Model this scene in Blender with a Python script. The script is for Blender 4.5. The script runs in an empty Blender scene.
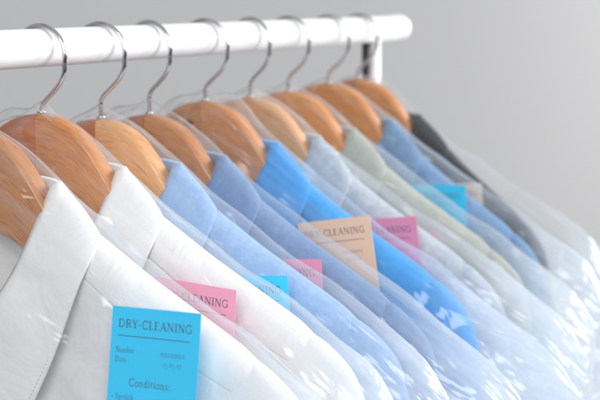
import bpy, math, random
from mathutils import Vector, Matrix, noise
R = math.radians
SC = bpy.context.scene
C = SC.collection
RZ = 1.6                      # height of the rail axis
def P(x, y, z): return Vector((x*.001, y*.001, z*.001 + RZ))     # millimetres from the rail axis above hanger 1

# ---------------------------------------------------------------- camera
cam_d = bpy.data.cameras.new('camera'); cam = bpy.data.objects.new('camera', cam_d); C.objects.link(cam); SC.camera = cam
cam.location = P(-796.5, -592.6, 36.5)
PITCH, YAW = 7.932, 26.8595
cam.rotation_euler = (R(90-PITCH), 0, R(YAW-90))
cam_d.sensor_width = 36; cam_d.lens = 90; cam_d.clip_start = .02; cam_d.clip_end = 60
cam_d.dof.use_dof = True; cam_d.dof.focus_distance = .92; cam_d.dof.aperture_fstop = 9.0

# ---------------------------------------------------------------- light
W = bpy.data.worlds.new('World'); SC.world = W; W.use_nodes = True
wn, wl = W.node_tree.nodes, W.node_tree.links
bg = wn['Background']; tcw = wn.new('ShaderNodeTexCoord'); sp = wn.new('ShaderNodeSeparateXYZ'); cr = wn.new('ShaderNodeValToRGB')
mr = wn.new('ShaderNodeMapRange'); mr.inputs[1].default_value = -1; mr.inputs[2].default_value = 1
wl.new(tcw.outputs['Generated'], sp.inputs[0]); wl.new(sp.outputs['Z'], mr.inputs[0]); wl.new(mr.outputs[0], cr.inputs[0]); wl.new(cr.outputs[0], bg.inputs[0])
cr.color_ramp.elements[0].position = .38; cr.color_ramp.elements[0].color = (.07, .07, .075, 1)
cr.color_ramp.elements[1].position = .75; cr.color_ramp.elements[1].color = (.95, .97, 1, 1)
bg.inputs[1].default_value = .50
def area(name, loc, target, sx, sy, power, col=(1, 1, 1)):
    d = bpy.data.lights.new(name, 'AREA'); d.shape = 'RECTANGLE'; d.size = sx; d.size_y = sy; d.energy = power; d.color = col
    o = bpy.data.objects.new(name, d); C.objects.link(o); o.location = loc
    o.rotation_euler = (Vector(target)-Vector(loc)).to_track_quat('-Z', 'Y').to_euler(); return o
area('window_softbox', (1.5, -2.6, 2.5), (.3, -.1, 1.45), 1.5, 1.5, 100, (.96, .98, 1))
area('wall_fill_light', (7, -3.2, 3.2), (6.5, 1.25, 1.2), 3, 3, 440, (1, 1, 1))  # unseen lamp added to brighten the right part of the wall
area('front_fill_light', (-2.2, -1.2, 2.5), (.1, -.1, 1.45), 1.4, 1.4, 48, (1, .99, .98))  # unseen frontal fill, added to lift the near shirts
SC.view_settings.view_transform = 'Standard'; SC.view_settings.look = 'None'; SC.view_settings.exposure = 0; SC.view_settings.gamma = 1
cy = SC.cycles
cy.transparent_max_bounces = 48; cy.max_bounces = 12; cy.diffuse_bounces = 6; cy.glossy_bounces = 6; cy.transmission_bounces = 8
cy.caustics_reflective = False; cy.caustics_refractive = False; cy.sample_clamp_indirect = 6

# ---------------------------------------------------------------- helpers
def mesh(name, verts, faces, mat, parent=None, uvs=None, smooth=True, loc=None):
    me = bpy.data.meshes.new(name); me.from_pydata([tuple(v) for v in verts], [], faces); me.update()
    if uvs:
        ul = me.uv_layers.new(name='UVMap')
        for l in me.loops: ul.data[l.index].uv = uvs[l.vertex_index]
    if smooth: me.polygons.foreach_set('use_smooth', [True]*len(me.polygons))
    if mat: me.materials.append(mat)
    o = bpy.data.objects.new(name, me); C.objects.link(o)
    if parent: o.parent = parent
    if loc: o.location = loc
    return o
def tag(o, label=None, cat=None, group=None, kind=None):
    for k, v in (('label', label), ('category', cat), ('group', group), ('kind', kind)):
        if v: o[k] = v
    return o
def thing(name, loc, label, cat, group=None):
    o = bpy.data.objects.new(name, None); o.empty_display_size = .02; C.objects.link(o); o.location = loc
    return tag(o, label, cat, group)
def grid(nu, nv, close_u=False):
    f = []
    for j in range(nv-1):
        for i in range(nu if close_u else nu-1):
            a = j*nu+i; b = j*nu+(i+1) % nu; f.append((a, b, b+nu, a+nu))
    return f
def lerp(tab, x):
    if x <= tab[0][0]: return tab[0][1]
    for (a, b), (c, d) in zip(tab, tab[1:]):
        if x <= c: return b+(d-b)*(x-a)/(c-a)
    return tab[-1][1]
def slerp_tab(tab, w=7.):       # the same polyline with its corners rounded off
    def f(x): return sum(lerp(tab, x+k*w/2)*g for k, g in ((-2, .1), (-1, .22), (0, .36), (1, .22), (2, .1)))
    return f
def cat(pts, n):                # Catmull-Rom through tuples of any length
    out = []; m = len(pts)-1
    for k in range(n):
        t = k/(n-1)*m; i = min(int(t), m-1); u = t-i
        a, b, c, d = (pts[max(0, min(m, i+q))] for q in (-1, 0, 1, 2))
        out.append([.5*(2*B+(D-A)*u+(2*A-5*B+4*D-E)*u*u+(3*B-A-3*D+E)*u**3) for A, B, D, E in zip(a, b, c, d)])
    return out
def ss(a, b, x):
    t = max(0, min(1, (x-a)/(b-a))); return t*t*(3-2*t)
def tube(path, rad, nseg=12, cap=True):
    vs = []; n = len(path); path = [Vector(p) for p in path]; up = Vector((1, 0, 0))
    for i, p in enumerate(path):
        t = (path[min(i+1, n-1)]-path[max(i-1, 0)]).normalized()
        if abs(t.dot(up)) > .9: up = Vector((0, 0, 1)) if abs(t.z) < .9 else Vector((0, 1, 0))
        a = (up-t*up.dot(t)).normalized(); b = t.cross(a); up = a
        r = rad[i] if isinstance(rad, (list, tuple)) else rad
        for k in range(nseg):
            th = 2*math.pi*k/nseg; vs.append(p+(a*math.cos(th)+b*math.sin(th))*r)
    f = grid(nseg, n, True)
    if cap: f += [tuple(range(nseg))[::-1], tuple(range((n-1)*nseg, n*nseg))]
    return vs, f

# ---------------------------------------------------------------- materials
def mat(name):
    m = bpy.data.materials.new(name); m.use_nodes = True; nt = m.node_tree
    return m, nt.nodes, nt.links, nt.nodes['Principled BSDF'], nt.nodes['Material Output']
def nd(n, t, **kw):
    o = n.new(t)
    for k, v in kw.items(): setattr(o, k, v)
    return o
def plain(name, col, rough=.5, metal=0, bump=0, bscale=200, var=0):
    m, n, l, b, _ = mat(name)
    b.inputs['Base Color'].default_value = (*col, 1); b.inputs['Roughness'].default_value = rough; b.inputs['Metallic'].default_value = metal
    tc = nd(n, 'ShaderNodeTexCoord')
    no = nd(n, 'ShaderNodeTexNoise'); no.inputs['Scale'].default_value = bscale; no.inputs['Detail'].default_value = 4; l.new(tc.outputs['Object'], no.inputs['Vector'])
    if bump:
        bp = nd(n, 'ShaderNodeBump'); bp.inputs['Strength'].default_value = bump; bp.inputs['Distance'].default_value = .0006
        l.new(no.outputs[0], bp.inputs['Height']); l.new(bp.outputs[0], b.inputs['Normal'])
    if var:
        mx = nd(n, 'ShaderNodeMixRGB', blend_type='MULTIPLY'); mx.inputs[0].default_value = var; mx.inputs[1].default_value = (*col, 1)
        l.new(no.outputs[0], mx.inputs[2]); l.new(mx.outputs[0], b.inputs['Base Color'])
    return m
def fabric(name, col, col2, melange=.3, seam=1.):
    m, n, l, b, _ = mat(name)
    b.inputs['Roughness'].default_value = .85; b.inputs['Sheen Weight'].default_value = .15; b.inputs['Specular IOR Level'].default_value = .25
    uv = nd(n, 'ShaderNodeUVMap'); tc = nd(n, 'ShaderNodeTexCoord')
    mp = nd(n, 'ShaderNodeMapping'); mp.inputs['Scale'].default_value = (1, 1, .45); l.new(tc.outputs['Object'], mp.inputs[0])
    a = nd(n, 'ShaderNodeTexNoise'); a.inputs['Scale'].default_value = 420; a.inputs['Detail'].default_value = 3; l.new(mp.outputs[0], a.inputs['Vector'])
    a2 = nd(n, 'ShaderNodeTexNoise'); a2.inputs['Scale'].default_value = 150; a2.inputs['Detail'].default_value = 5; l.new(tc.outputs['Object'], a2.inputs['Vector'])
    av = nd(n, 'ShaderNodeMath', operation='ADD'); l.new(a.outputs[0], av.inputs[0]); l.new(a2.outputs[0], av.inputs[1])
    mr = nd(n, 'ShaderNodeMapRange'); mr.inputs[1].default_value = .72; mr.inputs[2].default_value = 1.28; mr.inputs[4].default_value = melange; l.new(av.outputs[0], mr.inputs[0])
    mx = nd(n, 'ShaderNodeMixRGB'); mx.inputs[1].default_value = (*col, 1); mx.inputs[2].default_value = (*col2, 1)
    l.new(mr.outputs[0], mx.inputs[0]); l.new(mx.outputs[0], b.inputs['Base Color'])
    # weave, faint creasing and a stitched seam that runs along the shoulder (uv.y = distance from its edge in cm)
    sx = nd(n, 'ShaderNodeSeparateXYZ'); l.new(uv.outputs[0], sx.inputs[0])
    d = nd(n, 'ShaderNodeMath', operation='SUBTRACT'); l.new(sx.outputs['Y'], d.inputs[0]); d.inputs[1].default_value = 2.3
    ab = nd(n, 'ShaderNodeMath', operation='ABSOLUTE'); l.new(d.outputs[0], ab.inputs[0])
    sm = nd(n, 'ShaderNodeMapRange', interpolation_type='SMOOTHSTEP'); sm.inputs[1].default_value = 0; sm.inputs[2].default_value = .16; l.new(ab.outputs[0], sm.inputs[0])
    b1 = nd(n, 'ShaderNodeBump'); b1.inputs['Strength'].default_value = .45*seam; b1.inputs['Distance'].default_value = .0008; l.new(sm.outputs[0], b1.inputs['Height'])
    c2 = nd(n, 'ShaderNodeTexNoise'); c2.inputs['Scale'].default_value = 26; c2.inputs['Detail'].default_value = 4; c2.inputs['Distortion'].default_value = .8; l.new(tc.outputs['Object'], c2.inputs['Vector'])
    b2 = nd(n, 'ShaderNodeBump'); b2.inputs['Strength'].default_value = .5; b2.inputs['Distance'].default_value = .006; l.new(c2.outputs[0], b2.inputs['Height']); l.new(b1.outputs[0], b2.inputs['Normal'])
    b3 = nd(n, 'ShaderNodeBump'); b3.inputs['Strength'].default_value = .25; b3.inputs['Distance'].default_value = .0003; l.new(a.outputs[0], b3.inputs['Height']); l.new(b2.outputs[0], b3.inputs['Normal'])
    m4 = nd(n, 'ShaderNodeMapping'); m4.inputs['Rotation'].default_value = (R(-55), 0, 0); l.new(tc.outputs['Object'], m4.inputs[0])
    m5 = nd(n, 'ShaderNodeMapping'); m5.inputs['Scale'].default_value = (1, .3, 1); l.new(m4.outputs[0], m5.inputs[0])
    c4 = nd(n, 'ShaderNodeTexNoise', noise_type='RIDGED_MULTIFRACTAL'); c4.inputs['Scale'].default_value = 19; c4.inputs['Detail'].default_value = 2.5; c4.inputs['Distortion'].default_value = .7; l.new(m5.outputs[0], c4.inputs['Vector'])
    b4 = nd(n, 'ShaderNodeBump'); b4.inputs['Strength'].default_value = .5; b4.inputs['Distance'].default_value = .0042; l.new(c4.outputs[0], b4.inputs['Height']); l.new(b3.outputs[0], b4.inputs['Normal'])
    l.new(b4.outputs[0], b.inputs['Normal'])
    return m
def wood(name, light, dark, knot=None):
    m, n, l, b, _ = mat(name)
    b.inputs['Roughness'].default_value = .36; b.inputs['Coat Weight'].default_value = .35; b.inputs['Coat Roughness'].default_value = .18
    uv = nd(n, 'ShaderNodeUVMap'); oi = nd(n, 'ShaderNodeObjectInfo')
    cmb = nd(n, 'ShaderNodeCombineXYZ'); s = nd(n, 'ShaderNodeSeparateXYZ'); l.new(uv.outputs[0], s.inputs[0])
    rz = nd(n, 'ShaderNodeMath', operation='MULTIPLY'); l.new(oi.outputs['Random'], rz.inputs[0]); rz.inputs[1].default_value = 40
    l.new(s.outputs['X'], cmb.inputs['X']); l.new(s.outputs['Y'], cmb.inputs['Y']); l.new(rz.outputs[0], cmb.inputs['Z'])
    m1 = nd(n, 'ShaderNodeMapping'); m1.inputs['Scale'].default_value = (.26, 1.7, 1); l.new(cmb.outputs[0], m1.inputs[0])
    n1 = nd(n, 'ShaderNodeTexNoise'); n1.inputs['Scale'].default_value = 1.25; n1.inputs['Detail'].default_value = 3; n1.inputs['Distortion'].default_value = 1.1; l.new(m1.outputs[0], n1.inputs['Vector'])
    ring = nd(n, 'ShaderNodeMath', operation='MULTIPLY'); ring.inputs[1].default_value = 15; l.new(n1.outputs[0], ring.inputs[0])
    sn = nd(n, 'ShaderNodeMath', operation='SINE'); l.new(ring.outputs[0], sn.inputs[0])
    m2 = nd(n, 'ShaderNodeMapping'); m2.inputs['Scale'].default_value = (.6, 5.5, 1); l.new(cmb.outputs[0], m2.inputs[0])
    n2 = nd(n, 'ShaderNodeTexNoise'); n2.inputs['Scale'].default_value = 1.6; n2.inputs['Detail'].default_value = 4; l.new(m2.outputs[0], n2.inputs['Vector'])
    ad = nd(n, 'ShaderNodeMath', operation='MULTIPLY_ADD'); l.new(sn.outputs[0], ad.inputs[0]); ad.inputs[1].default_value = .085; l.new(n2.outputs[0], ad.inputs[2])
    cr = nd(n, 'ShaderNodeValToRGB'); e = cr.color_ramp.elements
    e[0].position = .22; e[0].color = (*dark, 1); e[1].position = .62; e[1].color = (*light, 1); l.new(ad.outputs[0], cr.inputs[0])
    out = cr.outputs[0]
    hs = nd(n, 'ShaderNodeHueSaturation'); vr = nd(n, 'ShaderNodeMapRange'); vr.inputs[3].default_value = .82; vr.inputs[4].default_value = 1.12
    l.new(oi.outputs['Random'], vr.inputs[0]); l.new(vr.outputs[0], hs.inputs['Value']); l.new(out, hs.inputs['Color']); out = hs.outputs[0]
    if knot:
        dv = nd(n, 'ShaderNodeVectorMath', operation='DISTANCE'); sc = nd(n, 'ShaderNodeMapping'); sc.inputs['Scale'].default_value = (.45, 1, 1)
        l.new(uv.outputs[0], sc.inputs[0]); l.new(sc.outputs[0], dv.inputs[0]); dv.inputs[1].default_value = (knot[0]*.45, knot[1], 0)
        k = nd(n, 'ShaderNodeMapRange'); k.inputs[1].default_value = .12; k.inputs[2].default_value = .38; k.inputs[3].default_value = .9; k.inputs[4].default_value = 0; l.new(dv.outputs['Value'], k.inputs[0])
        mk = nd(n, 'ShaderNodeMixRGB'); l.new(k.outputs[0], mk.inputs[0]); l.new(out, mk.inputs[1]); mk.inputs[2].default_value = (.035, .016, .01, 1); out = mk.outputs[0]
    l.new(out, b.inputs['Base Color'])
    bp = nd(n, 'ShaderNodeBump'); bp.inputs['Strength'].default_value = .12; bp.inputs['Distance'].default_value = .0004; l.new(n2.outputs[0], bp.inputs['Height']); l.new(bp.outputs[0], b.inputs['Normal'])
    return m
def film():
    m, n, l, b, o = mat('clear_film'); n.remove(b)
    tc = nd(n, 'ShaderNodeTexCoord')
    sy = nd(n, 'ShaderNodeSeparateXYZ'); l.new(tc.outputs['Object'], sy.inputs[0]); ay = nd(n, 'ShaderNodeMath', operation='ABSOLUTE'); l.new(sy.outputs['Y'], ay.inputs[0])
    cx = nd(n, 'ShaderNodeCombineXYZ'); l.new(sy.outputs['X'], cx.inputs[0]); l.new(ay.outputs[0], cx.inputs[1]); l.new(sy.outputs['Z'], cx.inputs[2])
    oi = nd(n, 'ShaderNodeObjectInfo')
    mp0 = nd(n, 'ShaderNodeMapping'); mp0.inputs['Rotation'].default_value = (R(33), 0, 0); l.new(cx.outputs[0], mp0.inputs[0])
    def streak(scale, stretch, detail, dist):
        m_ = nd(n, 'ShaderNodeMapping'); m_.inputs['Scale'].default_value = (1, stretch, 1); l.new(mp0.outputs[0], m_.inputs[0])
        l.new(oi.outputs['Random'], m_.inputs['Location'])
        c = nd(n, 'ShaderNodeTexNoise'); c.inputs['Scale'].default_value = scale; c.inputs['Detail'].default_value = detail; c.inputs['Distortion'].default_value = dist; l.new(m_.outputs[0], c.inputs['Vector']); return c, m_
    c1, mp = streak(46, .2, 2, 1.4)
    c3, _m = streak(115, .05, 1.5, .4)
    hsum = nd(n, 'ShaderNodeMath', operation='MULTIPLY_ADD'); l.new(c3.outputs[0], hsum.inputs[0]); hsum.inputs[1].default_value = .18; l.new(c1.outputs[0], hsum.inputs[2])
    b2 = nd(n, 'ShaderNodeBump'); b2.inputs['Strength'].default_value = .8; b2.inputs['Distance'].default_value = .0048; l.new(hsum.outputs[0], b2.inputs['Height']); b1 = b2
    bd = nd(n, 'ShaderNodeValToRGB'); bd.color_ramp.elements[0].position = .01; bd.color_ramp.elements[0].color = (.0115,)*3+(1,); bd.color_ramp.elements[1].position = .33; bd.color_ramp.elements[1].color = (.0105,)*3+(1,)
    for p_, v_ in ((.075, .0046), (.19, .0046), (.25, .0072)): e_ = bd.color_ramp.elements.new(p_); e_.color = (v_, v_, v_, 1)
    l.new(ay.outputs[0], bd.inputs[0]); l.new(bd.outputs[0], b2.inputs['Distance'])
    tr = nd(n, 'ShaderNodeBsdfTransparent'); tr.inputs[0].default_value = (.995, .998, 1, 1)
    gl = nd(n, 'ShaderNodeBsdfGlossy'); gl.inputs['Roughness'].default_value = .16; l.new(b2.outputs[0], gl.inputs['Normal'])
    df = nd(n, 'ShaderNodeBsdfDiffuse'); df.inputs[0].default_value = (.86, .93, 1, 1); l.new(b2.outputs[0], df.inputs['Normal'])
    tl = nd(n, 'ShaderNodeBsdfTranslucent'); tl.inputs[0].default_value = (.86, .93, 1, 1); l.new(b2.outputs[0], tl.inputs['Normal'])
    hz = nd(n, 'ShaderNodeMixShader'); hz.inputs[0].default_value = .5; l.new(df.outputs[0], hz.inputs[1]); l.new(tl.outputs[0], hz.inputs[2])
    lw = nd(n, 'ShaderNodeLayerWeight'); lw.inputs['Blend'].default_value = .35; l.new(b1.outputs[0], lw.inputs['Normal'])
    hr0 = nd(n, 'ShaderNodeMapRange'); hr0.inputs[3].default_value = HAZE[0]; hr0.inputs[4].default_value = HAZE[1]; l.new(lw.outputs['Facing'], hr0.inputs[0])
    # pleats where the film lies double: long pale streaks
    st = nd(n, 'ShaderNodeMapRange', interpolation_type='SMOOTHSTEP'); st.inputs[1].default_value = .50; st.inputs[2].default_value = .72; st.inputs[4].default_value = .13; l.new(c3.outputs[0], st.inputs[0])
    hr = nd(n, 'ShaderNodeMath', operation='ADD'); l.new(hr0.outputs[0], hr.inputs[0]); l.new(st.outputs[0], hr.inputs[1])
    # white haze put in beside the sleeves to brighten the bunched, crumpled film
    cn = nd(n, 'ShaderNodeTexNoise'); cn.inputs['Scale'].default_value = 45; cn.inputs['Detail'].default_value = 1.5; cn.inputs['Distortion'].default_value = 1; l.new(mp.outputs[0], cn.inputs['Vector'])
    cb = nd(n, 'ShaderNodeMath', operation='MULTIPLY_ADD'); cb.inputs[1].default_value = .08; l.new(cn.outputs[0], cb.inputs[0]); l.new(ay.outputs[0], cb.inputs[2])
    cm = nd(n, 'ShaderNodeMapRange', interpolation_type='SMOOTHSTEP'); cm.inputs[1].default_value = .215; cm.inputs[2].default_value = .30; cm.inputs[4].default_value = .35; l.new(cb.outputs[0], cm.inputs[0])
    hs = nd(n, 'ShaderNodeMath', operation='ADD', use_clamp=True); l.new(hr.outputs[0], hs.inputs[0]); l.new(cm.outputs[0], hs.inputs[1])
    fr = nd(n, 'ShaderNodeLayerWeight'); fr.inputs['Blend'].default_value = .5; l.new(b2.outputs[0], fr.inputs['Normal'])
    fp = nd(n, 'ShaderNodeMath', operation='POWER'); fp.inputs[1].default_value = 4; l.new(fr.outputs['Facing'], fp.inputs[0])
    fm = nd(n, 'ShaderNodeMath', operation='MULTIPLY_ADD'); fm.inputs[1].default_value = .4; fm.inputs[2].default_value = .05; l.new(fp.outputs[0], fm.inputs[0])
    a = nd(n, 'ShaderNodeMixShader'); l.new(hs.outputs[0], a.inputs[0]); l.new(tr.outputs[0], a.inputs[1]); l.new(hz.outputs[0], a.inputs[2])
    g = nd(n, 'ShaderNodeMixShader'); l.new(fm.outputs[0], g.inputs[0]); l.new(a.outputs[0], g.inputs[1]); l.new(gl.outputs[0], g.inputs[2])
    l.new(g.outputs[0], o.inputs['Surface'])
    return m
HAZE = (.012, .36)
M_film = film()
M_rail = plain('white_enamel', (.86, .86, .86), .35, 0, .05, 90)
M_chrome = plain('chrome', (.93, .93, .94), .07, 1)
M_steel = plain('brushed_steel', (.67, .67, .68), .17, 1)
M_dark = plain('dark_reflection', (.03, .035, .035), .4)
M_wall = plain('painted_wall', (.315, .315, .317), .9, 0, .2, 300, .04)
M_floor = plain('pale_floor', (.5, .5, .5), .6, 0, .1, 120, .05)
M_ink = plain('grey_ink', (.075, .095, .13), .7)
M_thread = plain('thread', (.5, .5, .52), .8)
M_button = plain('button_plastic', (.75, .76, .78), .25)

# ---------------------------------------------------------------- setting
tag(mesh('wall', [(-4, 1.25, -.1), (14, 1.25, -.1), (14, 1.25, 5), (-4, 1.25, 5)], [(0, 1, 2, 3)], M_wall, smooth=False), kind='structure')
tag(mesh('floor', [(-4, -4, 0), (14, -4, 0), (14, 1.25, 0), (-4, 1.25, 0)], [(0, 1, 2, 3)], M_floor, smooth=False), kind='structure')

# ---------------------------------------------------------------- rack
rack = thing('clothes_rack', (0, 0, 0), 'white clothes rail with rounded end cap on chrome upright, all hangers hanging from it', 'clothes rack')
v, f = tube([P(-1150, 0, 0), P(-600, 0, 0), P(0, 0, 0), P(582, 0, 0)], .0125, 40); mesh('rail', v, f, M_rail, rack)
prof = [(578, 12.6), (579, 13.3), (590, 13.4), (594, 12.6), (597, 10.4), (599, 6.5), (599.6, 1)]
v, f = tube([P(x, 0, 0) for x, r in prof], [r*.001 for x, r in prof], 40); mesh('end_cap', v, f, M_rail, rack)
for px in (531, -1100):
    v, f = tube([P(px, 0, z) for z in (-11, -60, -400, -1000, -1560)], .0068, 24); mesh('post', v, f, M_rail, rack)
    v, f = tube([P(px-12, 3, z) for z in (-10, -1560)], .0037, 16); mesh('dark_reflection_bar', v, f, M_dark, rack)  # added dark bar; with the white post it stands for reflections in chrome
    v, f = tube([P(px, y, -1575) for y in (-260, -250, 250, 260)], [.008, .012, .012, .008], 16); mesh('foot', v, f, M_rail, rack)

# ---------------------------------------------------------------- hangers
ztop = slerp_tab([(0, 0), (12, -1), (22, -4.5), (34, -11), (45, -25), (53, -36), (60, -47), (68, -58), (84, -69), (110, -86), (150, -109), (185, -128), (206, -141), (214, -150)], 10)
zbot = slerp_tab([(0, -58), (34, -68), (60, -83), (100, -109), (150, -136), (195, -160), (214, -160)], 10)
WS = [.97, .975, .95, .92, .92, .90, .87, .80, .68]       # how broad each garment is
def narrow(y, k, a0=.09): a = abs(y); return y if a < a0 else math.copysign(a0+(a-a0)*k, y)
def make_hanger(i, X, nz, wl_, wd_, twist, label):
    t = thing('wooden_hanger', P(X, 0, 0), label, 'clothes hanger', 'wooden hangers in a row on the white rail')
    for sgn, m in ((-1, wl_), (1, wd_)):
        vs = []; uv = []; ns = 48; nc = 40
        for j in range(ns):
            a = .12+213.9*(j/(ns-1))
            zt, zb = ztop(a)+nz, zbot(a)+nz
            if a > 200: k = math.sqrt(max(0, 1-((a-200)/14.2)**2)); mid = (zt+zb)/2; zt = mid+(zt-mid)*k; zb = mid+(zb-mid)*k
            else: k = 1
            th = (7.8-1.2*ss(90, 200, a))*(.5+.5*k); zc = (zt+zb)/2; hh = (zt-zb)/2
            xb = -3*(a/214)
            for q in range(nc):
                an = 2*math.pi*q/nc; c_, s_ = math.cos(an), math.sin(an)
                # rounded rectangle: radius 5 mm
                r = min(5.2, hh*.9, th*.8)
                # walk: corner centres + radius
                cx_, cz_ = math.copysign(th-r, c_), math.copysign(hh-r, s_)
                vs.append(((xb+cx_+r*c_)*.001, sgn*a*.001, (zc+cz_+r*s_)*.001))
                slope = zc-nz
                uv.append((a*.1*1.15, ((cz_+r*s_)+ (cx_+r*c_)*.6)*.1))
        fs = grid(nc, ns, True)+[tuple(range(nc)), tuple(range((ns-1)*nc, ns*nc))]
        if sgn > 0: fs = [tuple(reversed(q)) for q in fs]
        o = mesh('arm', [(x, narrow(y, WS[i]*.97), z) for x, y, z in vs], fs, m, t, uv)
        o.data.set_sharp_from_angle(angle=R(50))
    ring = [(math.cos(R(a))*19.4, math.sin(R(a))*19.4-5.0) for a in range(188, -13, -8)]
    pts = [(-y, z) if False else (-c, z) for c, z in [(-y, z) for y, z in ring]]
    pts = [(y, z) for y, z in [( -c, z) for c, z in [(math.cos(R(180-a))*19.4, math.sin(R(a))*19.4-5) for a in range(188, -13, -8)]]]
    pts = [(math.cos(R(a))*19.4, math.sin(R(a))*19.4-5) for a in range(-8, 196, 8)]       # from +y side over the rail to -y side
    low = [(-18.6, -16), (-14.5, -23.5), (-8, -30), (-2.5, -35.5), (-.4, -40)]
    stretch = (nz-0)/-45
    low = low[:-2]+[(-3, -34.5), (-.3, -39), (0, min(-41.5, nz+3)), (0, nz-12)]
    path = cat(pts+low, 90)
    v, f = tube([Vector((0, y*.001, z*.001)) for y, z in path], .0016, 12); hk = mesh('hook', v, f, M_steel, t); hk.rotation_euler = (0, 0, R(twist))
    v, f = tube([Vector((0, 0, (nz+z)*.001)) for z in (.2, 1.3, 1.6)], [.0032, .0032, .0024], 16); mesh('ferrule', v, f, M_steel, t)
    return t

# ---------------------------------------------------------------- shirts
sh_line = slerp_tab([(0, -70), (50, -82), (60, -87), (86, -104), (125, -128), (160, -147), (190, -163), (207, -176), (212, -186)], 8)
def wr(p, seed, f, amp): return noise.noise(Vector((p[0]*f[0]+seed*7.3, p[1]*f[1]+seed*3.1, p[2]*f[2]-seed*5.7)))*amp
def body_mesh(seed, T0=17.5, L=690, wrk=1.):
    vs, uv, fs = [], [], []
    nu = 111
    depths = [0, .6, 1.6, 3, 5, 7.5, 10.5, 14, 18, 22]+[22+4*k for k in range(1, 55)]+[238+18*k for k in range(1, 26)]
    nv = len(depths)
    for side in (-1, 1):
        base = len(vs)
        for d in depths:
            for i in range(nu):
                s = math.sin((i/(nu-1)*2-1)*math.pi/2)*.25+(i/(nu-1)*2-1)*.75
                Wd = lerp([(0, 212), (12, 206), (40, 196), (120, 183), (300, 188), (L, 196)], d)
                y = s*Wd; a = abs(y)
                zt = sh_line(a)
                if a < 58:
                    dip = (1-(a/58)**2.2); zt += dip*(-80 if side < 0 else 4)
                z = zt-d*(1 if d > 250 else 1)
                zz = z if d < 60 else z*(1-ss(60, 640, d))+(-76-d*1.12)*ss(60, 640, d)
                T = 0 if d == 0 else T0*math.sqrt(max(0, 1-(1-min(d/19, 1))**2))
                if side < 0: T *= .62+.38*ss(55, 125, math.hypot(y, (zz+150)*.7))
                if a < 62: T = max(T, (T0-1)*(.6 if side < 0 else 1)*(1-(a/62)**6))
                T *= math.sqrt(max(0, 1-abs(s)**14))
                am = ss(4, 40, d)*wrk
                w = wr((y, 0, zz), seed, (.012, 0, .0035), 5.0)*am*ss(40, 250, d)+wr((y+zz*.8, 0, zz-y*.4), seed+2, (.011, 0, .021), 4.2)*am
                w -= abs(wr((y*.8+zz*.6, 0, zz*.8-y*.6), seed+9, (.006, 0, .028), 5.5))*am*ss(20, 90, d)
                w += wr((y, 0, zz), seed+5, (.03, 0, .03), .8)*am
                w = max(-3.6, min(3.6, w))*(1 if side > 0 else .35+.65*ss(50, 120, math.hypot(y, (zz+140)*.6)))
                vs.append((side*(T+(w if T > 1 else 0))*.001, y*.001, zz*.001)); uv.append((y*.1, d*.1))
        g = [tuple(b+base for b in q) for q in grid(nu, nv)]
        if side > 0: g = [q[::-1] for q in g]
        fs += g
    return vs, fs, uv
RINGS = [((-168, -160), (-158, -300), 14), ((-199, -170), (-168, -306), 17.5), ((-214, -179), (-167, -308), 19.5), ((-228, -193), (-166, -310), 21), ((-236, -212), (-166, -314), 22),
         ((-240, -240), (-165, -322), 22), ((-242, -300), (-165, -345), 22), ((-244, -380), (-166, -400), 21), ((-243, -500), (-170, -508), 19), ((-238, -600), (-178, -604), 17),
         ((-235, -640), (-184, -642), 15), ((-234, -650), (-190, -652), 14), ((-234, -705), (-190, -707), 14)]
def sleeve_mesh(seed, sgn, wrk=1.):
    n = 120; secs = cat([(*o, *i, t) for o, i, t in RINGS], n); nc = 64; vs = []; uv = []
    for j, (oy, oz, iy, iz, t) in enumerate(secs):
        for q in range(nc):
            th = 2*math.pi*q/nc; c_, s_ = math.cos(th), math.sin(th)
            c2 = math.copysign(abs(c_)**.88, c_); s2 = math.copysign(abs(s_)**.88, s_)
            k = (1+c2)/2; y = iy+(oy-iy)*k; z = iz+(oz-iz)*k
            x = t*s2
            amp = ss(.08, .3, j/n)*wrk
            arc = math.atan2(z+175, y+165)            # folds fan out from the shoulder end
            w = noise.noise(Vector((y*.045+seed, .3*s2, z*.006+seed*2)))*8*amp+noise.noise(Vector((arc*7+seed, s2, z*.004)))*2.5*amp
            w -= abs(noise.noise(Vector((y*.02-z*.03+seed*3, s2*.7, z*.012+y*.01))))*9*amp*math.exp(-((z+225)/60)**2)
            x += (w*s2*.8); y += w*.35*c_
            vs.append((x*.001, -y*sgn*.001 if False else (y if sgn < 0 else -y)*.001, z*.001)); uv.append((k*9, 6+j*.3))
    fs = grid(nc, n, True)
    if sgn < 0: fs = [q[::-1] for q in fs]
    return vs, fs, uv
FOLD = [(34, 0, -76), (31, -34, -78), (17, -53, -79), (1, -59.5, -79), (-13, -56, -98), (-25, -43, -130), (-33, -25, -156), (-36, -3, -176)]
OUT = [(40, 0, -116), (38, -42, -116), (22, -69, -111), (4, -89, -106), (-14, -95, -116), (-27, -91, -134), (-32, -75, -176), (-36, -60, -208), (-38, -46, -238)]
BAND = [(32, 0, -98), (28, -34, -98), (15, -50, -98), (1, -56, -104), (-11, -52, -125), (-20, -39, -150), (-26, -22, -172), (-27, -3, -186)]
FOLD, OUT, BAND = [[(x*.76, y, z) for x, y, z in q] for q in (FOLD, OUT, BAND)]
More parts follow.
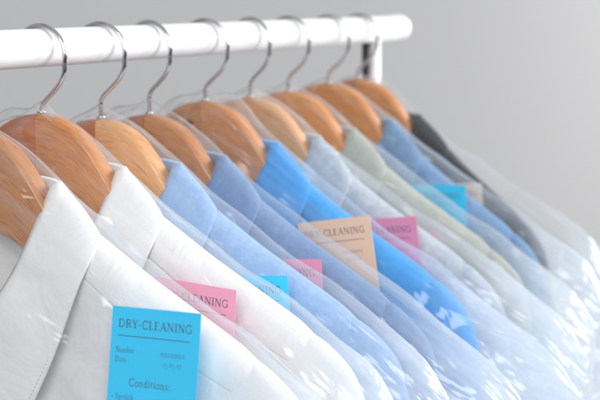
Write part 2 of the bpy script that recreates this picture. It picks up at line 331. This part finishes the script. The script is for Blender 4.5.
def collar_mesh(seed):
    n = 56; F, O, B = cat(FOLD, n), cat(OUT, n), cat(BAND, n); nw = 26
    path = [(a, s) for s in (1, -1) for a in range(n)]
    vs, uv = [], []; rows = []
    for s in (-1, 1):
        for k in (range(n-1, -1, -1) if s < 0 else range(1, n)): rows.append((k, s))
    for k, s in rows:
        f_, o_, b_ = Vector(F[k]), Vector(O[k]), Vector(B[k])
        outd = Vector((f_.x*1.2, f_.y, 0)).normalized()
        for q in range(nw):
            t = q/(nw-1)
            if t < .3:
                u = t/.3; p = b_.lerp(f_-outd*1.6, u)
            else:
                u = (t-.3)/.7; p = (f_+outd*1.2).lerp(o_, u); p += outd*(2.2*math.sin(math.pi*u)**.8)
                p += outd*(1.0*noise.noise(Vector((k*.09+seed, s*2.2, u*2))))*math.sin(math.pi*u)
            if .24 < t < .38: p.z += 1.4*math.cos((t-.31)/.07*math.pi/2)
            y = p.y if s < 0 else -p.y
            vs.append((p.x*.001, y*.001, p.z*.001)); uv.append((k*.3, 12+q*.2))
    fs = [q[::-1] for q in grid(nw, len(rows))]
    return vs, fs, uv
def stitch_mesh(seed):
    # short raised stitches 4.5 mm in from the leaf's outer edge
    n = 56; F, O = cat(FOLD, n), cat(OUT, n); pts = []
    for k in range(n):
        f_, o_ = Vector(F[k]), Vector(O[k]); L = (o_-f_).length; u = 1-4.5/L
        outd = Vector((f_.x*1.2, f_.y, 0)).normalized()
        p = (f_+outd*1.2).lerp(o_, u)+outd*(2.2*math.sin(math.pi*u)**.8+1.4); pts.append(p)
    f_, o_ = Vector(F[-1]), Vector(O[-1])
    vs, fs = [], []
    for s in (-1, 1):
        acc = 0
        for a, b in zip(pts, pts[1:]):
            L = (b-a).length; t = 2.6-acc
            while t < L:
                c0 = a+(b-a)*(t/L); d = (b-a).normalized()
                c1 = c0+d*1.7; up = Vector((-.6, -.6, .5)).normalized(); sd = d.cross(up).normalized()*.28
                q = [c0+sd, c1+sd, c1-sd, c0-sd, (c0+c1)/2+up*.35+sd*.4, (c0+c1)/2+up*.35-sd*.4]
                b0 = len(vs); vs += [Vector((v.x, v.y*(1 if s < 0 else -1), v.z))*.001 for v in q]
                fs += [(b0, b0+1, b0+4), (b0+3, b0+5, b0+2), (b0+1, b0+2, b0+5, b0+4), (b0, b0+4, b0+5, b0+3)]
                t += 2.6
            acc = 2.6-(t-L)
            acc = max(0, min(2.59, acc))
    return vs, fs
def make_shirt(i, X, dz, m, m_inner, label, T0=17.5, wrk=1.):
    t = thing('dress_shirt', P(X, 0, 0), label, 'shirt', 'pressed shirts hanging in film bags')
    def solid(o, th=.0008, off=-1):
        md = o.modifiers.new('thickness', 'SOLIDIFY'); md.thickness = th; md.offset = off
    def lift(vs): return [(x, narrow(y, WS[i]), z+dz*.001) for x, y, z in vs]
    v, f, uv = body_mesh(i+1, T0, wrk=wrk); mesh('torso', lift(v), f, m, t, uv)
    for s in (-1, 1):
        v, f, uv = sleeve_mesh(i*3+s*.7, s, wrk); sl = mesh('sleeve', lift(v), f, m, t, uv)
        # button at the cuff
        v, f = tube([Vector((-.0150-k*.0001, narrow(s*.205, WS[i]), -.680+dz*.001)) for k in (0, 12, 18)], [.0055, .0055, .0045], 16); mesh('cuff_button', v, f, M_button, sl)
    v, f, uv = collar_mesh(i+1); c = mesh('collar', lift(v), f, m_inner, t, uv); solid(c, .0011)
    v, f = stitch_mesh(i); mesh('stitching', lift(v), f, m_thr[i], c, smooth=False)
    # button placket down the front
    pv = []; nrow = 70
    for r_ in range(nrow):
        z = -178-r_*7.2; 
        for (yy, xo) in ((-16, .2), (-15.5, 1.5), (-6, 1.9), (6, 1.9), (15.5, 1.5), (16, .2)):
            w = wr((yy, 0, z), i+1, (.012, 0, .0035), 3.0)
            pv.append((-(T0+2.6+xo+abs(w)*.3)*.001, yy*.001, z*.001))
    pl = mesh('placket', lift(pv), grid(6, nrow), m, t, [(0, 9)]*len(pv))
    for k in range(6):
        z = -205-k*82
        v, f = tube([Vector((-(T0+4.4+q)*.001, 0, (z+dz)*.001)) for q in (0, 1.6, 2.3)], [.0055, .0055, .0045], 18); mesh('button', v, f, M_button, pl)
    return t

# ---------------------------------------------------------------- film bags
BW = [262, 258, 262, 297, 304, 290, 276, 262, 250]       # half width of each bag
def bag_ridge(i):
    b = BW[i]; e = -155-(b-14-190)*.66
    return slerp_tab([(0, -41), (14, -44), (34, -54), (60, -74), (86, -93), (149, -133), (190, -155), (b-14, e), (b-4, e-18), (b, e-34)], 14)
def make_bag(i, X, dz, label, bumps=(), T0=27.5):
    vs, uv, fs = [], [], []; nu = 191; seed = i*4.3+1; bag_line = bag_ridge(i); b_ = BW[i]; ez = bag_line(b_-10)+dz
    depths = [0, .7, 1.8, 3.2, 5, 7.5, 10.5, 14, 18, 22, 26]+[26+4*k for k in range(1, 64)]+[278+16*k for k in range(1, 36)]
    for side in (-1, 1):
        base = len(vs)
        for d in depths:
            for c in range(nu):
                q = c/(nu-1)*2-1; s = math.sin(q*math.pi/2)*.3+q*.7
                Wd = b_*lerp([(0, 1), (40, .998), (140, .985), (300, .97), (840, .98)], d); y = s*Wd; a = abs(y)
                zt = bag_line(a)+dz
                for (by, bw, bh) in bumps: zt += bh*math.exp(-((y-by)/bw)**2)
                zt += noise.noise(Vector((y*.03+seed, 1.7, side*.0)))*3.0*ss(20, 60, a)
                z = zt-d if d < 60 else (zt-d)*(1-ss(60, 800, d))+(-50-d*1.12)*ss(60, 800, d)
                T = (T0-(0 if side < 0 else 3.5)+(8 if side < 0 else 3)*ss(120, 60, a)*ss(50, 80, d))*math.sqrt(max(0, 1-(1-min(d/(48+12*ss(60, 20, a)), 1))**2))**1.25 * math.sqrt(max(0, 1-abs(s)**16))
                T *= 1-.5*ss(250, 300, a)
                p = Vector((y, side*3.1, z)); am = ss(2, 34, d)
                ang = math.atan2(-(z+20), a+8); rr = math.hypot(a, z+30)
                # folds fanning from the neck, straight pulls along the shoulder, crumples over the sleeve head
                w = noise.noise(Vector((ang*9+seed, side*2+(y > 0), rr*.006)))*5*math.exp(-rr/150)
                rid = lambda v_: (1-abs(v_)*2.6)
                w += rid(noise.noise(Vector(((y*.53+z*.85)*.045+seed, side*1.7, (y*.85-z*.53)*.006))))*1.5*am
                cz = ss(165, 225, a)*math.exp(-((z-ez+60)/110)**2)
                w += (rid(noise.noise(p*.028+Vector((seed, 0, 0))))*3.6+noise.noise(p*.06)*2.4)*(cz*1.15+.18)*am
                w += rid(noise.noise(Vector((y*.03+seed, side, z*.004))))*4.5*ss(190, 300, -z)
                w = max(-3.2, min(6.2, w))
                T += min(w, 6 if side < 0 else 3)*min(1, T/8)
                yo = y+(noise.noise(p*.02+Vector((0, seed, 0)))*7+rid(noise.noise(p*.045+Vector((0, 0, seed))))*2.5)*ss(b_-45, b_, a)*ss(5, 60, d)
                vs.append((side*max(T, 0)*.001, yo*.001, z*.001)); uv.append((y*.1, d*.1))
        g = [tuple(b+base for b in q) for q in grid(nu, len(depths))]
        if side > 0: g = [q[::-1] for q in g]
        fs += g
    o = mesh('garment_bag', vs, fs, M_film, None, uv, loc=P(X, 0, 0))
    # weld the top ridge and the sides
    import bmesh
    bm = bmesh.new(); bm.from_mesh(o.data); bmesh.ops.remove_doubles(bm, verts=bm.verts, dist=.00002); bm.to_mesh(o.data); bm.free()
    return tag(o, label, 'garment bag', 'clear film bags over the shirts')

# ---------------------------------------------------------------- lettering (own serif stroke font, cap height 1)
def arc(cx, cy, rx, ry, a0, a1, n=14): return [(cx+rx*math.cos(R(a0+(a1-a0)*k/n)), cy+ry*math.sin(R(a0+(a1-a0)*k/n))) for k in range(n+1)]
K, T_ = .135, .07
def sf(x, y, w=.16): return ([(x-w, y), (x+w, y)], .055)
G = {
 'D': (.86, [([(.18, 0), (.18, 1)], K), ([(.18, .97)]+arc(.36, .5, .40, .47, 90, -90)+[(.18, .03)], .095), sf(.16, .02, .14), sf(.16, .98, .14)]),
 'R': (.78, [([(.18, 0), (.18, 1)], K), ([(.18, .97)]+arc(.36, .74, .24, .23, 90, -90)+[(.18, .51)], .09), ([(.36, .5), (.72, .02)], .12), sf(.18, .02), sf(.14, .98, .12), sf(.74, .02, .1)]),
 'Y': (.76, [([(.08, 1), (.38, .48)], .12), ([(.70, 1), (.38, .48)], .07), ([(.38, .5), (.38, 0)], K), sf(.38, .02), sf(.08, .98, .12), sf(.69, .98, .11)]),
 '-': (.42, [([(.06, .4), (.36, .4)], .09)]),
 'C': (.78, [(arc(.44, .5, .36, .49, 48, 312), .1), ([(.70, .98), (.69, .74)], .06), ([(.70, .03), (.69, .2)], .05)]),
 'L': (.66, [([(.18, 0), (.18, 1)], K), ([(.18, .03), (.58, .03), (.62, .24)], .06), sf(.18, .98), sf(.12, .02, .1)]),
 'E': (.68, [([(.18, 0), (.18, 1)], K), ([(.18, .03), (.58, .03), (.62, .22)], .06), ([(.18, .97), (.56, .97), (.58, .8)], .06), ([(.18, .52), (.48, .52)], .06), sf(.12, .02, .1), sf(.12, .98, .1)]),
 'A': (.84, [([(.12, 0), (.42, 1)], .065), ([(.42, 1), (.74, 0)], K), ([(.23, .34), (.62, .34)], .06), sf(.12, .02, .12), sf(.74, .02, .13)]),
 'N': (.90, [([(.17, 0), (.17, 1)], .07), ([(.17, .98), (.74, .02)], K), ([(.74, 0), (.74, 1)], .07), sf(.17, .02, .13), sf(.1, .98, .12), sf(.74, .98, .13)]),
 'I': (.40, [([(.2, 0), (.2, 1)], K), sf(.2, .02), sf(.2, .98)]),
 'G': (.88, [(arc(.46, .5, .37, .49, 50, 318), .1), ([(.74, .08), (.74, .42)], .12), sf(.70, .43, .15), ([(.72, .97), (.71, .74)], .06)]),
 'l': (.30, [([(.15, 0), (.15, 1.02)], .1), sf(.15, .02, .11), sf(.11, 1.0, .07)]),
 'i': (.30, [([(.15, 0), (.15, .6)], .1), ([(.15, .8), (.15, .92)], .12), sf(.15, .02, .11), sf(.11, .6, .07)]),
 'p': (.56, [([(.14, -.32), (.14, .62)], .1), (arc(.29, .3, .19, .3, 150, -150), .08), sf(.14, -.32, .11)]),
 's': (.42, [(arc(.21, .46, .13, .14, 30, 250, 8)+arc(.2, .16, .15, .14, 70, -150, 8), .075)]),
 't': (.36, [([(.15, .84), (.15, .14), (.2, .04), (.32, .06)], .09), ([(.03, .6), (.31, .6)], .06)]),
 'c': (.48, [(arc(.27, .3, .2, .3, 50, 310), .085)]),
 'k': (.56, [([(.14, 0), (.14, 1.02)], .1), ([(.44, .6), (.14, .28)], .06), ([(.24, .36), (.5, .02)], .09), sf(.14, .02, .11), sf(.46, .6, .08), sf(.5, .02, .07)]),
 'd': (.56, [([(.42, 0), (.42, 1.02)], .1), (arc(.26, .3, .19, .3, 30, 330), .08), sf(.38, 1.0, .07), sf(.46, .02, .07)]),
 'r': (.40, [([(.14, 0), (.14, .6)], .1), ([(.14, .4), (.24, .56), (.36, .57)], .08), sf(.14, .02, .11), sf(.1, .6, .07)]),
 'y': (.54, [([(.1, .6), (.29, .06)], .09), ([(.48, .6), (.25, -.1), (.17, -.28), (.06, -.28)], .065), sf(.1, .6, .09), sf(.46, .6, .07)]),
 'o': (.56, [(arc(.28, .3, .21, .3, 0, 360, 20), .085)]),
 'a': (.48, [(arc(.2, .44, .15, .16, 150, 0, 8)+[(.35, .1), (.42, .02)], .09), (arc(.21, .17, .14, .16, 80, 350, 10), .075)]),
 'u': (.58, [([(.14, .6), (.14, .16)]+arc(.26, .16, .12, .14, 180, 300, 6)+[(.42, .14)], .085), ([(.42, .6), (.42, 0)], .1), sf(.1, .6, .07), sf(.38, .6, .07), sf(.46, .02, .07)]),
 'f': (.36, [([(.14, 0), (.14, .84)]+arc(.26, .86, .12, .14, 170, 50, 6), .09), ([(.03, .6), (.3, .6)], .06), sf(.14, .02, .11)]),
 'm': (.86, [([(.13, 0), (.13, .6)], .09), ([(.13, .44)]+arc(.28, .42, .13, .16, 130, 0, 6)+[(.41, 0)], .085), ([(.41, .44)]+arc(.57, .42, .13, .16, 130, 0, 6)+[(.71, 0)], .085), sf(.13, .02, .1), sf(.41, .02, .1), sf(.71, .02, .1), sf(.09, .6, .07)]),
 'b': (.56, [([(.14, 0), (.14, 1.02)], .1), (arc(.29, .3, .19, .3, 150, -150), .08), sf(.1, 1.0, .07)]),
 'e': (.48, [([(.09, .34), (.41, .34)]+arc(.26, .3, .18, .3, 8, 310), .075)]),
 'n': (.58, [([(.13, 0), (.13, .6)], .09), ([(.13, .44)]+arc(.29, .42, .14, .17, 130, 0, 6)+[(.43, 0)], .085), sf(.13, .02, .1), sf(.43, .02, .1), sf(.09, .6, .07)]),
 ':': (.30, [([(.13, 0), (.13, .12)], .12), ([(.13, .46), (.13, .58)], .12)]),
 '.': (.24, [([(.1, 0), (.1, .12)], .12)]),
 '*': (.5, [([(.14, .3), (.34, .3)], .2)]),
 '0': (.56, [(arc(.28, .31, .2, .3, 0, 360, 20), .08)]),
 '1': (.36, [([(.18, 0), (.18, .6)], .09), sf(.18, .02, .12), ([(.08, .52), (.18, .6)], .06)]),
 '2': (.50, [(arc(.23, .44, .15, .16, 160, -20, 8)+[(.08, .05), (.42, .05)], .075)]),
 '3': (.50, [(arc(.22, .44, .14, .14, 150, -80, 8)+arc(.2, .02, .18, .26, 80, -120, 8), .075)]),
 '4': (.54, [([(.36, -.24), (.36, .6), (.05, .06), (.5, .06)], .07)]),
 '5': (.50, [([(.42, .58), (.16, .58), (.12, .3)]+arc(.2, .02, .2, .26, 80, -120, 8), .07)]),
 '6': (.54, [([(.42, .92), (.2, .66), (.1, .36)]+arc(.28, .28, .18, .27, 170, -190, 14), .075)]),
 '7': (.48, [([(.06, .58), (.44, .58), (.18, -.24)], .075)]),
 '8': (.54, [(arc(.27, .68, .14, .18, 0, 360, 12), .07), (arc(.27, .24, .18, .24, 0, 360, 14), .075)]),
 '9': (.54, [(arc(.27, .34, .18, .25, 0, 360, 14), .075), ([(.45, .34), (.4, 0), (.14, -.26)], .07)]),
 ' ': (.34, []),
}
def text_width(s, track=.06): return sum(G[c][0]+track for c in s)-track
class Ink:
    def __init__(s): s.v, s.f, s.n = [], [], 0
    def ribbon(s, pts, w):
        s.n += 1; e = .02+(s.n % 7)*.006; b = len(s.v); m = len(pts)
        for k in range(m):
            p = Vector(pts[k]); a = Vector(pts[max(k-1, 0)]); c = Vector(pts[min(k+1, m-1)])
            t = (c-a); t = t.normalized() if t.length > 1e-9 else Vector((1, 0))
            nrm = Vector((-t.y, t.x))*w/2
            s.v += [(p.x+nrm.x, p.y+nrm.y, e), (p.x-nrm.x, p.y-nrm.y, e)]
        s.f += [(b+2*k, b+2*k+1, b+2*k+3, b+2*k+2) for k in range(m-1)]
    def write(s, txt, x, y, h, width=None, track=.06, weight=1.):
        sx = h if width is None else width/text_width(txt, track)
        for ch in txt:
            adv, st = G[ch]
            for pts, w in st: s.ribbon([(x+px*sx, y+py*h) for px, py in pts], w*h*weight)
            x += (adv+track)*sx
def make_tag(i, X, top_right, rot, lean, m, number, date, label, wdt=58, hgt=92):
    # local frame: u to the right (-y), v up (z), n towards the viewer (-x); origin = top centre
    t = thing('laundry_tag', P(X, top_right[0], top_right[1]), label, 'tag', 'paper dry-cleaning tags on the bags')
    # axes of the card: u=(0,-1,0), v=(0,0,1), n=(-1,0,0)
    base = Matrix(((0, 0, -1), (-1, 0, 0), (0, 1, 0))).to_4x4()
    mloc = Matrix.Rotation(R(rot), 4, 'Z') @ Matrix.Rotation(R(lean), 4, 'X')
    t.matrix_world = Matrix.Translation(P(X, top_right[0], top_right[1])) @ base @ mloc
    vs, uv = [], []; nx, ny = 13, 19
    def curl(u, v): return .8*math.sin(u/wdt*2.6+i)+(.00035*v*v)
    for sd in (0, 1):
        for r_ in range(ny):
            for c_ in range(nx):
                u = -wdt+wdt*c_/(nx-1); v = -hgt*r_/(ny-1)
                vs.append((u*.001, v*.001, (curl(u, v)-(.25 if sd else 0))*.001)); uv.append((u*.1, v*.1))
    n0 = nx*ny; fs = [q[::-1] for q in grid(nx, ny)]+[tuple(b+n0 for b in q) for q in grid(nx, ny)]
    rim = [c for c in range(nx)]+[r_*nx+nx-1 for r_ in range(1, ny)]+[(ny-1)*nx+c for c in range(nx-2, -1, -1)]+[r_*nx for r_ in range(ny-2, 0, -1)]
    for a, b in zip(rim, rim[1:]+rim[:1]): fs.append((a, b, b+n0, a+n0))
    o = mesh('card', vs, fs, m, t, uv); o.data.set_sharp_from_angle(angle=R(40))
    k = wdt/58
    def lay(name, ink):
        if ink.v: mesh(name, [((x*k-wdt)*.001, y*k*.001, (curl(x*k-wdt, y*k)+e+.05)*.001) for x, y, e in ink.v], ink.f, M_ink, t, smooth=False)
    I = Ink(); I.write('DRY-CLEANING', 4.4, -11.6, 4.7, 48.5, .05); lay('heading', I)
    I = Ink(); I.ribbon([(4.6+.5*q*1.0, -16.2) for q in range(0, 95)], .42); lay('rule', I)
    I = Ink()
    I.write('Number :', 3.6, -25.6, 3.2, 14.2, weight=.85); I.write(number, 33, -25.8, 3.4, 16, weight=.9)
    I.write('Date :', 3.6, -31.0, 3.2, 9.6, weight=.85); I.write(date, 35, -31.2, 3.2, 12, weight=.85)
    I.write('Conditions:', 13.6, -43.8, 4.2, 27.5)
    for q, w in enumerate(('lipstick', 'dirty collar', 'dirty cuffs')):
        I.write('*', 2.8, -51.4-q*6.4, 3.1); I.write(w, 5.6, -51.6-q*6.4, 3.3, text_width(w)*3.3*.95, weight=.85)
    lay('lettering', I)
    return t

# ---------------------------------------------------------------- the nine garments
XS = [-70, 0, 68, 130, 210, 283, 351, 430, 495]
NZ = [-46, -42.5, -51, -52.5, -48, -49.5, -48.5, -46, -45.5]
brown = ((.60, .25, .085), (.40, .135, .042)); pale = ((.72, .37, .155), (.50, .21, .07)); orange = ((.72, .29, .065), (.48, .15, .03)); red = ((.50, .155, .045), (.29, .075, .022))
W_brown = wood('brown_wood', *brown); W_pale = wood('pale_wood', *pale); W_orange = wood('orange_wood', *orange); W_red = wood('red_wood', *red)
W_knot = wood('knotted_wood', *brown, knot=(1.3, .9))
WOODS = [(W_brown, W_brown), (W_brown, W_red), (W_pale, W_red), (W_brown, W_red), (W_brown, W_knot), (W_pale, W_pale), (W_orange, W_orange), (W_orange, W_orange), (W_orange, W_red)]
TW = [0, 0, 5, -4, 7, -6, 4, 9, 0]
HL = ['brown wooden hanger under the front white shirt, cut off by the left edge',
      'brown grained wooden hanger under the white shirt with the pink tag',
      'pale wooden hanger carrying the light blue chambray shirt, second hook from the left',
      'brown wooden hanger with dark centre seam carrying the slate blue shirt',
      'brown wooden hanger with a dark knot, in the bright blue shirt',
      'narrow pale wooden hanger just right of the knotted hanger, in the light grey shirt',
      'orange wooden hanger carrying the sage green shirt',
      'broad orange wooden hanger carrying the denim blue shirt with a blue tag',
      'reddish wooden hanger beside the chrome post, in the black shirt at the far end']
for i in range(9): make_hanger(i, XS[i], NZ[i], *WOODS[i], TW[i], HL[i])
F = [fabric('white_cotton', (.80, .80, .80), (.74, .74, .745), .4),
     fabric('white_poplin', (.80, .80, .80), (.73, .735, .74), .5),
     fabric('light_chambray', (.27, .43, .69), (.38, .52, .76), .7),
     fabric('slate_chambray', (.165, .26, .45), (.23, .335, .53), .6),
     fabric('bright_blue_cotton', (.04, .31, .74), (.075, .38, .83), .5),
     fabric('light_grey_melange', (.36, .41, .47), (.56, .61, .67), .8),
     fabric('sage_cotton', (.36, .385, .35), (.47, .485, .44), .6),
     fabric('denim_blue_cotton', (.12, .23, .40), (.20, .33, .52), .7),
     fabric('black_cotton', (.009, .010, .014), (.02, .022, .03), .6)]
M_thr2 = plain('blue_thread', (.40, .52, .72), .8); M_thr3 = plain('dark_thread', (.08, .09, .11), .8)
m_thr = [M_thread, M_thread, M_thr2, M_thr2, M_thr2, M_thread, M_thread, M_thr2, M_thr3]
SL = ['front white cotton shirt with a large collar, blue dry-cleaning tag on its chest',
      'white shirt directly behind the front one, pink tag on its shoulder',
      'light blue chambray shirt behind the two white shirts, small blue tag',
      'slate blue shirt between the light blue chambray and the bright blue shirt',
      'bright sky blue shirt in the middle of the row with orange tag',
      'light grey melange shirt just behind the bright blue one, pink tag',
      'sage green pale shirt between the light grey and the denim blue shirt',
      'denim blue shirt near the far end with a blue tag on its shoulder',
      'black shirt at the far end of the rail under milky film']
WK = [.5, .6, 1, 1, 1.2, 1, .9, 1.1, .9]
for i in range(9): make_shirt(i, XS[i], (NZ[i]+47)*.5-1, F[i], F[i], SL[i], wrk=WK[i])
BL = ['clear plastic film bag over the front white shirt, creased over the cut-off hanger',
      'clear plastic film bag over the second white shirt with the pink tag',
      'clear plastic film bag over the light blue chambray shirt',
      'clear plastic film bag over the slate blue shirt',
      'clear plastic film bag over the bright blue shirt, puffed up beside the hook',
      'clear plastic film bag over the light grey shirt',
      'clear plastic film bag over the sage green shirt',
      'clear plastic film bag over the denim blue shirt',
      'milky plastic film bag over the black shirt, last one on the rail']
BB = [[(0, 7, 4), (30, 18, 6)], [(0, 7, 5), (32, 18, 10)], [(0, 7, 3)], [(0, 7, 4), (34, 16, 8)], [(0, 7, 3), (-28, 16, 9), (30, 18, 6)], [(0, 7, 3)], [(0, 7, 3)], [(0, 7, 2)], [(-34, 22, 4)]]
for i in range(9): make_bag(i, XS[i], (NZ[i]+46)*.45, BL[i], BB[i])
def card(name, col): return plain(name, col, .75, 0, .15, 500, .06)
CB, CP, CM, CO = card('blue_card', (.045, .57, .93)), card('pink_card', (.80, .34, .48)), card('deep_pink_card', (.84, .29, .42)), card('orange_card', (.88, .61, .44))
TG = [(0, (-182, -138), 1, -9, CB, '0010002', '15.05.17', 'bright blue paper tag in front, DRY-CLEANING and list of conditions readable on it'),
      (1, (-165, -139), -3, 0, CP, '0010004', '15.05.17', 'pink paper tag beside the front blue tag, reading CLEANING with number ending 0004'),
      (2, (-164, -142), 4, 0, CB, '0010005', '15.05.17', 'small showing corner of a blue tag on the light blue chambray shirt'),
      (3, (-157, -142), 4, 0, CM, '0010007', '15.05.17', 'pink tag on the slate blue shirt, left of the orange tag'),
      (4, (-156, -123), 9.5, 0, CO, '0010003', '15.05.17', 'pale orange paper tag on the bright blue shirt, tilted, heading blurred'),
      (5, (-162, -133), 7, 0, CM, '0010006', '15.05.17', 'pink tag on the light grey shirt, right of the orange tag'),
      (6, (-152, -155), 5, 0, CP, '0010008', '15.05.17', 'pink tag on the sage green shirt, only a sliver of its corner showing'),
      (7, (-147, -127), 3, 0, CB, '0010009', '15.05.17', 'blurred blue tag on the denim blue shirt near the far end'),
      (8, (-138, -133), 4, 0, CO, '0010001', '15.05.17', 'small orange tag on the black shirt, farthest along the rail')]
for (i, tr_, rot, lean, m, no_, dt, lab) in TG: make_tag(i, XS[i]-35, tr_, rot, lean, m, no_, dt, lab)
